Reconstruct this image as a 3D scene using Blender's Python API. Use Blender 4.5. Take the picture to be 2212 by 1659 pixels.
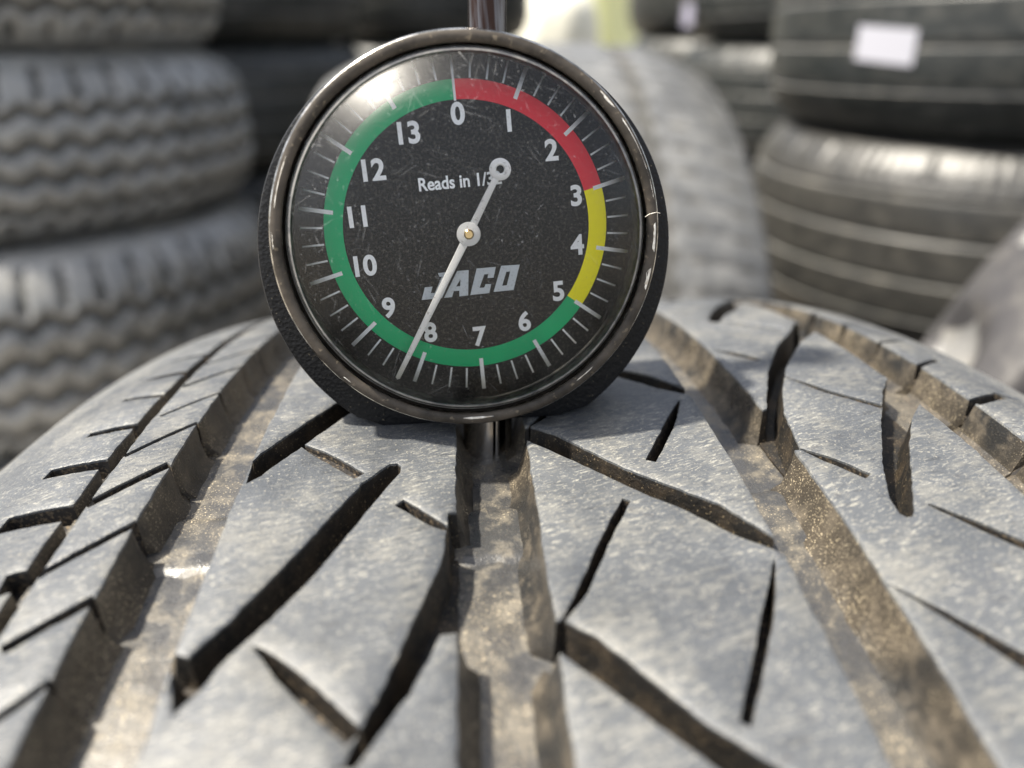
import bpy, math, random
import numpy as np
from mathutils import Vector, Matrix
from mathutils.geometry import delaunay_2d_cdt
random.seed(5); rng = np.random.default_rng(5)
for o in list(bpy.data.objects): bpy.data.objects.remove(o)
scene = bpy.context.scene
COL = scene.collection
MM = .001

# ------------------------------------------------------------------ camera
cd = bpy.data.cameras.new("camera"); cam = bpy.data.objects.new("camera", cd); COL.objects.link(cam)
CR = Vector((0.99756271, -0.06730239, -0.01841249)); CU = Vector((0.04489129, 0.41703346, 0.90778184)); CF = Vector((0.05341727, 0.90639588, -0.41903832))
CP = Vector((-5.15453, -110.38194, 57.26988)) * MM
mw = Matrix((CR, CU, -CF)).transposed().to_4x4(); mw.translation = CP
cam.matrix_world = mw
cd.sensor_width = 36; cd.lens = 36 * 1609 / 2212
cd.clip_start = .002; cd.clip_end = 500
cd.dof.use_dof = True; cd.dof.focus_distance = .1135; cd.dof.aperture_fstop = 8.6; cd.dof.aperture_blades = 0
scene.camera = cam

# ------------------------------------------------------------------ light
SUN = Vector((-.47, .0, .883)).normalized()
el = math.asin(SUN.z); az = math.atan2(SUN.x, SUN.y)
w = bpy.data.worlds.new("World"); scene.world = w; w.use_nodes = True
nt = w.node_tree; bg = nt.nodes['Background']
sky = nt.nodes.new('ShaderNodeTexSky'); sky.sky_type = 'NISHITA'; sky.sun_disc = False
sky.sun_elevation = el; sky.sun_rotation = az; sky.air_density = 1.0; sky.dust_density = 2.5; sky.ozone_density = 1
hs = nt.nodes.new('ShaderNodeHueSaturation'); hs.inputs['Saturation'].default_value = .42   # hazy, milky sky
nt.links.new(sky.outputs[0], hs.inputs['Color']); nt.links.new(hs.outputs[0], bg.inputs[0]); bg.inputs[1].default_value = .125
sl = bpy.data.lights.new("sun", 'SUN'); sl.energy = 4.9; sl.angle = math.radians(2.2); sl.color = (1, .93, .80)
so = bpy.data.objects.new("sun", sl); COL.objects.link(so)
so.rotation_euler = SUN.to_track_quat('Z', 'Y').to_euler()
scene.view_settings.view_transform = 'Standard'; scene.view_settings.look = 'None'
scene.view_settings.exposure = 1.08; scene.view_settings.gamma = 1
scene.cycles.max_bounces = 8

# ------------------------------------------------------------------ helpers
def tag(o, label=None, cat=None, group=None, kind=None):
    if label: o['label'] = label
    if cat: o['category'] = cat
    if group: o['group'] = group
    if kind: o['kind'] = kind
    return o
def empty(name, loc=(0, 0, 0), rot=None):
    o = bpy.data.objects.new(name, None); COL.objects.link(o); o.location = loc
    if rot is not None: o.rotation_euler = rot
    o.empty_display_size = .02
    return o
def link(name, me, mats, parent=None, loc=(0, 0, 0)):
    o = bpy.data.objects.new(name, me); COL.objects.link(o); o.location = loc
    if mats is not None:
        for m in (mats if isinstance(mats, (list, tuple)) else [mats]): me.materials.append(m)
    if parent: o.parent = parent
    return o
def mesh(name, v, f, smooth=None, mi=None, scale=1.0):
    me = bpy.data.meshes.new(name)
    v = np.asarray(v, dtype=float) * scale
    me.from_pydata(v.tolist(), [], [list(map(int, q)) for q in f]); me.update()
    if mi is not None: me.polygons.foreach_set('material_index', np.asarray(mi, dtype=np.int32))
    if smooth is not None:
        me.polygons.foreach_set('use_smooth', [True] * len(me.polygons))
        if smooth < 180: me.set_sharp_from_angle(angle=math.radians(smooth))
    return me
def lathe(prof, n=96, closed=False, a0=0, a1=2 * math.pi, cx=0, cy=0):
    """prof: (radius, z) -> verts, faces turning round z"""
    full = abs(a1 - a0 - 2 * math.pi) < 1e-6
    m = len(prof); k = n if full else n + 1; V = []; F = []
    for i in range(k):
        t = a0 + (a1 - a0) * i / n
        c, s = math.cos(t), math.sin(t)
        for r, z in prof: V.append((cx + r * c, cy + r * s, z))
    for i in range(n):
        a = i * m; b = ((i + 1) % k) * m
        for j in range(m - 1 + (1 if closed else 0)):
            j2 = (j + 1) % m
            F.append((a + j, b + j, b + j2, a + j2))
    return V, F
def prism(poly, z0, z1, bevel=0):
    """poly counter-clockwise; bevelled top rim"""
    P = [Vector(p) for p in poly]; n = len(P); V = []; F = []
    def ring(z, inset):
        b = len(V)
        for i in range(n):
            p0, p, p1 = P[i - 1], P[i], P[(i + 1) % n]
            e0 = (p - p0).normalized(); e1 = (p1 - p).normalized()
            nn = Vector((-(e0.y + e1.y), e0.x + e1.x)); nn = nn.normalized() if nn.length > 1e-9 else Vector((-e0.y, e0.x))
            c = max(.35, nn.dot(Vector((-e0.y, e0.x))))
            q = p + nn * inset / c
            V.append((q.x, q.y, z))
        return b
    rings = [ring(z0, 0)]
    if bevel:
        rings += [ring(z1 - bevel, 0), ring(z1 - bevel * .3, bevel * .3), ring(z1, bevel)]
    else: rings += [ring(z1, 0)]
    for a, b in zip(rings, rings[1:]):
        for i in range(n):
            j = (i + 1) % n; F.append((a + i, a + j, b + j, b + i))
    F.append(tuple(rings[-1] + i for i in range(n))); F.append(tuple(rings[0] + i for i in reversed(range(n))))
    return V, F
def merge(*parts):
    V = []; F = []
    for v, f in parts:
        b = len(V); V += list(v); F += [tuple(i + b for i in q) for q in f]
    return V, F

# ------------------------------------------------------------------ material helper
class M:
    def __init__(s, name, rough=.5, spec=.5, metal=0):
        s.m = bpy.data.materials.new(name); s.m.use_nodes = True
        s.t = s.m.node_tree; s.n = s.t.nodes; s.b = s.n['Principled BSDF']
        s.b.inputs['Roughness'].default_value = rough; s.b.inputs['Specular IOR Level'].default_value = spec
        s.b.inputs['Metallic'].default_value = metal
        s.tc = s.n.new('ShaderNodeTexCoord')
    def L(s, a, b): s.t.links.new(a, b)
    def coord(s, scale=(1, 1, 1), rot=(0, 0, 0)):
        mp = s.n.new('ShaderNodeMapping'); s.L(s.tc.outputs['Object'], mp.inputs[0])
        mp.inputs['Scale'].default_value = scale; mp.inputs['Rotation'].default_value = rot
        return mp.outputs[0]
    def tcoord(s, scale, rot):
        mp = s.n.new('ShaderNodeMapping'); mp.vector_type = 'TEXTURE'; s.L(s.tc.outputs['Object'], mp.inputs[0])
        mp.inputs['Scale'].default_value = scale; mp.inputs['Rotation'].default_value = rot
        return mp.outputs[0]
    def noise(s, scale, detail=3, rough=.55, co=None, dist=0):
        x = s.n.new('ShaderNodeTexNoise'); x.inputs['Scale'].default_value = scale
        x.inputs['Detail'].default_value = detail; x.inputs['Roughness'].default_value = rough; x.inputs['Distortion'].default_value = dist
        s.L(co if co is not None else s.tc.outputs['Object'], x.inputs['Vector']); return x.outputs['Fac']
    def vor(s, scale, co=None, feature='F1'):
        x = s.n.new('ShaderNodeTexVoronoi'); x.inputs['Scale'].default_value = scale; x.feature = feature
        s.L(co if co is not None else s.tc.outputs['Object'], x.inputs['Vector']); return x.outputs['Distance']
    def ramp(s, fac, stops):
        r = s.n.new('ShaderNodeValToRGB'); e = r.color_ramp.elements
        while len(e) < len(stops): e.new(.5)
        for q, (p, c) in zip(e, stops):
            q.position = p; q.color = (c, c, c, 1) if isinstance(c, (int, float)) else (*c, 1)
        s.L(fac, r.inputs[0]); return r.outputs[0]
    def mix(s, fac, a, b, mode='MIX'):
        x = s.n.new('ShaderNodeMix'); x.data_type = 'RGBA'; x.blend_type = mode
        for v, k in ((fac, 0), (a, 6), (b, 7)):
            if isinstance(v, (int, float)): x.inputs[k].default_value = v if k == 0 else (v, v, v, 1)
            elif isinstance(v, tuple): x.inputs[k].default_value = (*v, 1)
            else: s.L(v, x.inputs[k])
        return x.outputs[2]
    def math(s, op, a, b=0):
        x = s.n.new('ShaderNodeMath'); x.operation = op
        for v, k in ((a, 0), (b, 1)):
            if isinstance(v, (int, float)): x.inputs[k].default_value = v
            else: s.L(v, x.inputs[k])
        return x.outputs[0]
    def col(s, c):
        if isinstance(c, tuple): s.b.inputs['Base Color'].default_value = (*c, 1)
        else: s.L(c, s.b.inputs['Base Color'])
        return s
    def rough(s, r): s.L(r, s.b.inputs['Roughness']); return s
    def bump(s, h, dist, strength=1.0):
        x = s.n.new('ShaderNodeBump'); x.inputs['Distance'].default_value = dist; x.inputs['Strength'].default_value = strength
        s.L(h, x.inputs['Height']); 
        if s.b.inputs['Normal'].links: s.L(s.b.inputs['Normal'].links[0].from_socket, x.inputs['Normal'])
        s.L(x.outputs[0], s.b.inputs['Normal']); return s

# worn running surface: blue-grey rubber under pale dust dragged sideways
mt = M('worn_tread_rubber', .42, .45)
cs = mt.tcoord((1/420, 1/1300, 1/1300), (0, 0, .22))
n_st = mt.noise(1, 5, .62, cs, .4)
n_cl = mt.noise(85, 4, .6)
n_fl = mt.noise(2600, 2, .5)
n_big = mt.noise(36, 4, .6)
dust = mt.ramp(mt.math('ADD', mt.math('MULTIPLY', n_st, .46), mt.math('MULTIPLY', n_cl, .56)), [(.505, 0), (.60, 1)])
fl = mt.ramp(n_fl, [(.63, 0), (.72, 1)])
base = mt.mix(mt.ramp(n_big, [(.35, 0), (.65, 1)]), (.052, .057, .065), (.098, .104, .113))
c1 = mt.mix(mt.math('MULTIPLY', dust, .34), base, (.235, .225, .195))
c1 = mt.mix(mt.math('MULTIPLY', mt.math('MULTIPLY', mt.ramp(mt.noise(1, 3, .6, mt.tcoord((1/700, 1/3000, 1/3000), (0, 0, .35)), .8), [(.57, 0), (.63, 1)]), mt.ramp(n_big, [(.42, .25), (.56, 1)])), .75), c1, (.30, .29, .255))
c1 = mt.mix(mt.math('MULTIPLY', mt.ramp(mt.noise(1, 4, .6, mt.tcoord((1/300, 1/1500, 1/1500), (0, 0, .1)), .5), [(.34, 1), (.41, 0)]), .5), c1, (.035, .037, .042))
c2 = mt.mix(mt.math('MULTIPLY', fl, .38), c1, (.50, .46, .37))
pit = mt.ramp(mt.noise(420, 3, .6), [(.27, 1), (.33, 0)])
c3 = mt.mix(mt.math('MULTIPLY', pit, .55), c2, (.05, .05, .055))
mt.col(c3); mt.rough(mt.ramp(n_cl, [(.3, .38), (.7, .54)]))
mt.bump(mt.noise(650, 4, .65), .00014, .8); mt.bump(n_st, .00010, .7); mt.bump(mt.noise(120, 3, .5), .0004, .3); mt.bump(n_fl, .00008, .6)
TREAD = mt.m
# groove flanks and bottoms: rubber caked with brown dirt and glittering sand
mg = M('dirty_groove_rubber', .55, .4)
gn = mg.noise(260, 5, .65); gs = mg.noise(3600, 2, .5); gb = mg.noise(60, 3, .55)
gbase = mg.mix(mg.ramp(gb, [(.38, 0), (.62, 1)]), (.020, .020, .020), (.062, .052, .040))
g1 = mg.mix(mg.ramp(gn, [(.48, 0), (.68, .75)]), gbase, (.115, .096, .072))
g2 = mg.mix(mg.math('MULTIPLY', mg.ramp(gs, [(.60, 0), (.66, .8)]), mg.ramp(gb, [(.45, .08), (.6, 1)])), g1, (.50, .42, .29))
mg.col(g2); mg.rough(mg.ramp(gn, [(.35, .26), (.65, .52)]))
mg.bump(mg.noise(420, 5, .65), .00025, .7); mg.bump(gs, .0001, .8)
GROOVE = mg.m
ms = M('deep_sipe_rubber', .7, .3)
ms.col(ms.mix(ms.ramp(ms.noise(1500, 3, .6), [(.5, 0), (.7, 1)]), (.022, .020, .019), (.17, .13, .085)))
ms.bump(ms.noise(900, 4, .7), .0002, .8)
SIPE = ms.m
ml_ = M('shaded_groove_rubber', .6, .35)  # lateral grooves: less sand, and their shade put into a darker colour
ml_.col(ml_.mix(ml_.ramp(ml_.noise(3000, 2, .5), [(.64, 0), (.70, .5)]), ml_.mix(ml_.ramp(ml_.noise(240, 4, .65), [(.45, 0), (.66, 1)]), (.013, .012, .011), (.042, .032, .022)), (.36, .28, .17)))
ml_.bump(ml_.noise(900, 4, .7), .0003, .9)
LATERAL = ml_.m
mb = M('groove_bed_rubber', .35, .6)  # dusty bed, brighter than the flanks: sky sheen partly painted into the colour
bn = mb.noise(300, 5, .65); bs = mb.noise(3600, 2, .5); bb = mb.noise(75, 4, .6)
q1 = mb.mix(mb.ramp(bb, [(.42, 0), (.60, 1)]), (.045, .045, .046), (.085, .078, .067))
q2 = mb.mix(mb.ramp(bn, [(.50, 0), (.68, .8)]), q1, (.15, .132, .103))
q3 = mb.mix(mb.math('MULTIPLY', mb.ramp(bs, [(.61, 0), (.67, .8)]), mb.ramp(bb, [(.42, .1), (.58, 1)])), q2, (.55, .46, .32))
mb.col(q3); mb.rough(mb.ramp(bn, [(.38, .24), (.66, .55)])); mb.bump(mb.noise(500, 4, .6), .0002, .6); mb.bump(bs, .00008, .8)
BED = mb.m
mc = M('casing_rubber', .6, .4)
mc.col(mc.mix(mc.ramp(mc.noise(40, 5, .6), [(.4, 0), (.65, 1)]), (.05, .05, .052), (.14, .13, .115)))
SIDE = mc.m

# traced tread pattern: (across, along) in mm on the tyre
TRACE_POLY={"D":[[-39.2,-46.8],[-37.1,-47.5],[-33.9,-42.8],[-27.8,-31.5],[-21.6,-17.9],[-18.0,-13.1],[-16.9,-12.9],[-16.3,-13.8],[-16.4,-15.5],[-18.8,-21.1],[-21.6,-27.9],[-25.3,-36.2],[-29.3,-42.9],[-33.2,-48.4],[-34.6,-51.7],[-36.7,-54.5]],"A":[[-38.5,-11.5],[-37.8,-9.3],[-27.6,10.2],[-19,21],[-16.8,24.5],[-16,23.2],[-20.9,11.1],[-26.9,1.9],[-31.3,-6.6],[-36.4,-15.4],[-38,-17.3]],"G":[[-9.2,-25.3],[-9.2,-27.3],[-9.9,-34.3],[-11.5,-39.3],[-13.8,-46.0],[-15.7,-51.8],[-19.2,-60.4],[-20.8,-60.6],[-17.9,-60.8],[-15.9,-57.5],[-13.1,-53.3],[-11.3,-49.4],[-10.0,-46.0],[-7.2,-45.9],[-6.9,-25.5]],"B":[[2.2,-3.5],[3.9,-2.9],[7.6,-5.6],[16.8,-16.7],[24.4,-23.5],[27.9,-26.4],[33.1,-34.2],[34.1,-35.6],[33.4,-37.5],[32.4,-36.4],[28.1,-33.0],[22.7,-27.0],[18.4,-23.3],[11.0,-15.5],[3.2,-7.5],[2.0,-6.8]],"O":[[41.9,-3.0],[43.8,-2.0],[49.5,12.2],[57.0,26.4],[63.9,36.2],[69.0,45.4],[71.5,39.1],[69.2,35.8],[62.6,27.9],[53.8,14.2],[49.0,4.1],[46.1,-3.7],[44.0,-15.2],[39.5,-15.6]],"P":[[70.2,8.0],[65.8,1.9],[59.0,-10.4],[54.2,-20.0],[51.0,-28.1],[50.7,-31.4],[51.3,-32.2],[52.0,-32.1],[52.9,-31.0],[60.5,-15.9],[65.4,-8.1],[68.5,-4.5],[70.2,-2.5]]}
TRACE_LINE={"E":[[[-31.82,-7.21],[-27.19,-11.25],[-22.11,-16.07]],2.0,[0.35,0.9]],"F":[[[-15.98,-22.64],[-11.55,-26.78],[-8.97,-28.97]],1.7,[1,0.25]],"H":[[[-30.19,-46.6],[-27.59,-48.89],[-20.19,-56.02],[-18.27,-57.7]],2.2,[0.2,1]],"K":[[[30.46,3.19],[25.84,-6.43],[21.12,-15.23]],1.7,[0.25,0.9]],"L":[[[15.59,-24.19],[11.02,-32.34],[6.79,-41.01],[3.24,-45.87]],1.35,[0.9,0.15]],"M":[[[31.57,-37.45],[28.86,-43.45],[24.53,-51.78],[20.62,-58.91]],1.35,[0.1,1]],"Q":[[[51.76,10.06],[56.69,2.13],[62.57,-4.08]],1.3,[0.3,1]],"R":[[[44.07,-15.01],[47.66,-19.16],[50.53,-23.04]],1.6,[0.2,1]],"S":[[[55.45,-29.95],[62.86,-38.46],[69.8,-46]],1.7,[0.3,1]],"T":[[[43.12,-42.94],[47.25,-47.87],[52.03,-54.44],[60,-65],[69.8,-77]],2.2,[0.1,1]],"V0":[[[-58.21,6.13],[-50.46,14.35]],0.8,[1,1]],"V1":[[[-59.14,-7.1],[-50.7,2.1]],1.1,[1,1]],"V2":[[[-59.5,-19.7],[-50.87,-10.95]],1.9,[1,1]],"V3":[[[-59.45,-33.44],[-50.38,-24.8]],1.4,[1,1]],"V4":[[[-58.11,-44.65],[-50.5,-38.31]],1.6,[1,1]],"W0":[[[-69.57,18.1],[-61.0,15.99]],1.4,[1,1]],"W1":[[[-69.61,3.77],[-61.15,3.6]],2.0,[1,1]],"W2":[[[-70.76,-8.07],[-60.61,-8.7]],2.8,[1,1]],"W3":[[[-70.92,-20.72],[-61.36,-20.81]],3.8,[1,1]],"W4":[[[-63.64,-34.1],[-60.75,-33.7]],3.8,[1,1]],"U0":[[[52.92,52.91],[64.08,68.21]],2.4,[1,1]],"U1":[[[79.72,-2.17],[88.91,3.16]],2.2,[1,1]],"U2":[[[78.16,13.04],[87.57,20.45]],1.3,[1,1]],"U3":[[[87.93,4.24],[92.19,2.28]],1.2,[1,1]]}
# ------------------------------------------------------------------ the measured tyre
R0, U0 = 330.0, 8.81
def radius(u):
    v = (np.asarray(u, dtype=float) - U0) / 60
    return R0 + 2.4623 * v ** 2 - 1.43266 * v ** 4 * np.abs(v)
def pos(u, s, d=0.0):
    u = np.asarray(u, dtype=float); th = np.asarray(s, dtype=float) / R0; r = radius(u) - d
    return np.stack([u + 0 * r, r * np.sin(th), r * np.cos(th) - R0], -1)
GROUND = -.66
tyre = empty('measured_tyre', (0, 0, GROUND))
tag(tyre, 'worn dusty grey tyre standing upright in the foreground with the dial gauge on its tread', 'tyre')
LIFT = (0, 0, -GROUND)
ULO, UHI, SLO, SHI = -88.0, 106.0, -118.0, 176.0
MAIN = {'L2': (-61.6, -59.2), 'L1': (-50.65, -38.53), 'C': (-8.18, 3.12), 'R1': (32.84, 43.1), 'R2': (69.4, 79.93)}
grooves = []            # (polygon Nx2, depth, wall draft, kind)
for k, (a, b) in MAIN.items():
    w_ = b - a; thin = w_ < 4
    ss = np.arange(SLO - 2, SHI + 2.1, 4.0)
    wob = lambda s, p: .07 * np.sin(s * .31 + p) + .05 * np.sin(s * .83 + 2 * p)
    pl = [(a + wob(s, a), s) for s in ss] + [(b + wob(s, b), s) for s in ss[::-1]]
    grooves.append((np.array(pl), 3.2 if thin else 6.8, .25 if thin else 1.8, 'main'))
def add_poly(name, ds=0.0, depth=5.5, draft=.55):
    p = np.array(TRACE_POLY[name], dtype=float); p[:, 1] += ds
    grooves.append((p, depth, draft, 'lateral'))
def add_line(name, ds=0.0, depth=3.2, pl=None):
    if pl is None: p, wd, tp = TRACE_LINE[name]
    else: p, wd, tp = pl
    p = np.array(p, dtype=float); p[:, 1] += ds
    # resample, then offset either side with a taper from end to end
    seg = np.r_[0, np.cumsum(np.hypot(*np.diff(p, axis=0).T))]; T = np.linspace(0, seg[-1], max(4, int(seg[-1] / 1.5)))
    q = np.stack([np.interp(T, seg, p[:, 0]), np.interp(T, seg, p[:, 1])], 1)
    t = np.gradient(q, axis=0); t /= np.hypot(*t.T)[:, None]; n = np.stack([-t[:, 1], t[:, 0]], 1)
    x = T / seg[-1]; wdt = wd * np.where(x < .35, tp[0] + (1 - tp[0]) * x / .35, np.where(x > .75, 1 - (1 - tp[1]) * (x - .75) / .25, 1))
    h = wdt[:, None] * .5
    grooves.append((np.concatenate([q + n * h, (q - n * h)[::-1]]), depth, .05, 'sipe'))
for k in ('D', 'A', 'G', 'B', 'O', 'P'): add_poly(k, depth=5.0 if k in 'DA' else 6.4 if k in 'GOP' else 6.0)
for k in TRACE_LINE: add_line(k, depth=1.4 if k == 'E' else 5.5 if k in 'HFKLM' else 3.5)
# the pattern goes on round the tyre
for ds in (79, 118.5, -79): add_poly('D', ds, 5.0)
for ds in (79, 118.5, -39.5): add_line('H', ds)
for ds in (79, 118.5, -39.5): add_poly('G', ds, 6.4)
for ds in (39.5, 79, 118.5, -39.5): add_line('F', ds)
for ds in (42, 84, 126, -41.8, -82): add_poly('B', ds, 6.0)
for ds in (43.6, 87, 130): add_line('K', ds)
add_line('M', -43)
for ds in (42, 84, 126): add_line('L', ds)
add_line('L', -41.8)
for ds in (80, 120, -42, -80): add_poly('P', ds, 6.4)
for ds in (42, 84, 126): add_line('R', ds); add_line('Q', ds)
VT = [[(-58.8, 0), (-50.55, 8.8)], 1.1, (1, 1)]; WT = [[(-70.2, .3), (-61.1, 0)], 2.4, (.3, 1)]
for k in range(2, 14): add_line('', 6.5 + 12.7 * (k - 1), 3.0, VT); add_line('', 16 + 12.6 * (k - 1), 3.0, WT)
for k in range(1, 6): add_line('', -45.5 - 12.7 * k, 3.0, VT); add_line('', -34 - 12.6 * k, 3.5, WT)
UT = [[(79.5, 0), (90, 7)], 1.1, (1, .4)]
for k in range(-8, 12):
    if k not in (0, 1): add_line('', -2 + 15.2 * k, 3.0, UT)

def resample(p, step):
    out = []
    n = len(p)
    for i in range(n):
        a, b = p[i], p[(i + 1) % n]; L = math.hypot(*(b - a)); k = max(1, int(round(L / step)))
        for j in range(k): out.append(a + (b - a) * j / k)
    return np.array(out)
def inside(P, poly):
    x, y = P[:, 0][:, None], P[:, 1][:, None]; a = poly; b = np.roll(poly, -1, 0)
    c = ((a[:, 1] > y) != (b[:, 1] > y)) & (x < (b[:, 0] - a[:, 0]) * (y - a[:, 1]) / (b[:, 1] - a[:, 1] + 1e-12) + a[:, 0])
    return (c.sum(1) % 2) == 1
pts = []; edges = []; src = []
for gi, (p, dep, dr, kind) in enumerate(grooves):
    sm = p[:, 1].mean(); near = -72 < sm < 70 or kind == 'main'
    q = resample(p, 1.15 if near else 2.4)
    q = q + rng.normal(0, .045 if kind == 'sipe' else .05, q.shape) * (1 if near else .3)
    q[:, 1] = np.clip(q[:, 1], SLO, SHI); q[:, 0] = np.clip(q[:, 0], ULO, UHI)
    b0 = len(pts); pts += q.tolist(); edges += [(b0 + i, b0 + (i + 1) % len(q)) for i in range(len(q))]; src += [gi] * len(q)
# outer frame
fr = resample(np.array([[ULO, SLO], [UHI, SLO], [UHI, SHI], [ULO, SHI]]), 4.0)
b0 = len(pts); pts += fr.tolist(); edges += [(b0 + i, b0 + (i + 1) % len(fr)) for i in range(len(fr))]; src += [-1] * len(fr)
CP_ = np.array(pts)
# cells of a coarse hash give the distance from any point to the contours
H = {}
for i, q in enumerate(CP_): H.setdefault((int(q[0] // 2.5), int(q[1] // 2.5)), []).append(i)
def dmin(q):
    cx, cy = int(q[0] // 2.5), int(q[1] // 2.5); m = 9.0; mi = -1
    for a in (-1, 0, 1):
        for b in (-1, 0, 1):
            for i in H.get((cx + a, cy + b), ()):
                d = (CP_[i, 0] - q[0]) ** 2 + (CP_[i, 1] - q[1]) ** 2
                if d < m * m: m = math.sqrt(d); mi = i
    return m, mi
def ingroove(P):
    r = np.full(len(P), -1); best = np.full(len(P), -1.0)
    for gi, (p, dep, dr, kind) in enumerate(grooves):
        lo = p.min(0) - .5; hi = p.max(0) + .5
        m = np.where((P[:, 0] > lo[0]) & (P[:, 0] < hi[0]) & (P[:, 1] > lo[1]) & (P[:, 1] < hi[1]))[0]
        if len(m):
            k = m[inside(P[m], resample_cache[gi])]
            k = k[dep > best[k]]; r[k] = gi; best[k] = dep
    return r
resample_cache = []
i = 0
for gi in range(len(grooves)):
    j = i
    while j < len(src) and src[j] == gi: j += 1
    resample_cache.append(CP_[i:j]); i = j
# inset ring just inside the blocks: makes the rounded rim
off = []
for gi, q in enumerate(resample_cache):
    t = np.roll(q, -1, 0) - np.roll(q, 1, 0); L = np.hypot(*t.T)[:, None] + 1e-9; n = np.stack([t[:, 1], -t[:, 0]], 1) / L
    area = .5 * np.sum(q[:, 0] * np.roll(q[:, 1], -1) - np.roll(q[:, 0], -1) * q[:, 1])
    off += (q + n * (.42 if area > 0 else -.42))[::1].tolist()
off = np.array(off)
off = off[(off[:, 0] > ULO + .5) & (off[:, 0] < UHI - .5) & (off[:, 1] > SLO + .5) & (off[:, 1] < SHI - .5)]
gx, gy = np.meshgrid(np.arange(ULO + 2, UHI - 1, 3.2), np.arange(SLO + 2, SHI - 1, 3.2))
grid = np.stack([gx.ravel(), gy.ravel()], 1); grid += rng.uniform(-.6, .6, grid.shape)
loose = []
go = ingroove(off); gg = ingroove(grid)
for q, g in zip(off, go):
    if g < 0 and dmin(q)[0] > .30: loose.append((q, 1))
nring = len(loose)
for q, g in zip(grid, gg):
    if g < 0 and dmin(q)[0] > 1.3: loose.append((q, 1))
allp = [Vector(q) for q in pts] + [Vector(q) for q, _ in loose]
vo, eo, fo, ov, oe, of_ = delaunay_2d_cdt(allp, edges, [], 0, 1e-4, True)
V2 = np.array([(v.x, v.y) for v in vo]); T3 = np.array([f for f in fo if len(f) == 3])
cen = V2[T3].mean(1)
tg = ingroove(cen)
isl = np.zeros(len(V2), bool)                       # loose (uncontoured) vertices stay at full height
for i, o_ in enumerate(ov):
    isl[i] = bool(len(o_)) and all(k >= len(pts) for k in o_)
he = {}
for ti, t in enumerate(T3):
    for a, b in ((t[0], t[1]), (t[1], t[2]), (t[2], t[0])): he[(int(a), int(b))] = ti
vsrc = np.full(len(V2), -1)
for i, o_ in enumerate(ov):
    ks = [k for k in o_ if k < len(pts)]
    if ks: vsrc[i] = src[ks[0]]
    elif not isl[i]:
        m_, mi_ = dmin(V2[i]); vsrc[i] = src[mi_] if mi_ >= 0 else -1
# connected pieces of tread
blk = tg < 0; comp = np.full(len(T3), -1); nc = 0
for s0 in np.where(blk)[0]:
    if comp[s0] >= 0: continue
    st = [s0]; comp[s0] = nc
    while st:
        q = st.pop(); t = T3[q]
        for a, b in ((t[0], t[1]), (t[1], t[2]), (t[2], t[0])):
            o2 = he.get((int(b), int(a)))
            if o2 is not None and blk[o2] and comp[o2] < 0: comp[o2] = nc; st.append(o2)
    nc += 1
def gdepth(g): return 0 if g < 0 else grooves[g][1]
RIM = np.where(isl, 0.0, .20)
SKIP = 14
def lump(u, s): return .22 * np.sin(u * .9 + s * .23) * np.sin(s * .61) + .15 * np.sin(u * 2.1 - s * 1.3) + .12 * np.sin(s * 3.1 + u)
for ci in range(nc):
    tri = np.where(comp == ci)[0]
    if len(tri) < 3: continue
    ids = np.unique(T3[tri]); mp = {int(v): i for i, v in enumerate(ids)}
    P = list(map(tuple, pos(V2[ids, 0], V2[ids, 1], RIM[ids] + .05 * lump(V2[ids, 0] * .4, V2[ids, 1] * .4))))
    F = [tuple(mp[int(k)] for k in T3[q]) for q in tri]; mi = [0] * len(F)
    # flanks
    be = []
    for q in tri:
        t = T3[q]
        for a, b in ((t[0], t[1]), (t[1], t[2]), (t[2], t[0])):
            o2 = he.get((int(b), int(a)))
            if o2 is not None and comp[o2] != ci: be.append((int(a), int(b), tg[o2]))
    nrm = {}
    for a, b, g in be:
        e = V2[b] - V2[a]; e = np.array([e[1], -e[0]]) / (math.hypot(*e) + 1e-9)
        for k in (a, b): nrm.setdefault(k, []).append((e, g))
    low = {}
    for k, l in nrm.items():
        n = sum(e for e, _ in l); L = math.hypot(*n); n = n / L if L > .2 else n * 0
        g = max((g for _, g in l), key=gdepth); gs = vsrc[k] if vsrc[k] >= 0 else g
        dep = gdepth(g); dr = min(grooves[g][2], grooves[gs][2]) if gs >= 0 else .1
        if grooves[g][3] == 'main' and gs == g: dr = grooves[g][2] * (1.0 if n[0] > 0 else 1.35)
        base_i = len(P); rough_ = rng.normal(0, .05 if dr > .4 else .02, 3)
        for (dd, oo) in ((.55, .05), (dep * .45, .32), (dep * .82, .62), (dep + .4, 1.5)):
            q = V2[k] + n * (dr * oo + rough_[0] * (dd > .6))
            P.append(tuple(pos(q[0], q[1], dd)))
        low[k] = base_i
    for a, b, g in be:
        ia, ib = mp[a], mp[b]; la, lb = low[a], low[b]
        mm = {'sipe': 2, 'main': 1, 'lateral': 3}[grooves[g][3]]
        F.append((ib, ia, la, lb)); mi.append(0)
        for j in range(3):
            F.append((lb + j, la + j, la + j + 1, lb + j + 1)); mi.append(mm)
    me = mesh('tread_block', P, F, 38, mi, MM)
    link('tread_block', me, [TREAD, GROOVE, SIPE, LATERAL], tyre, LIFT)
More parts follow.
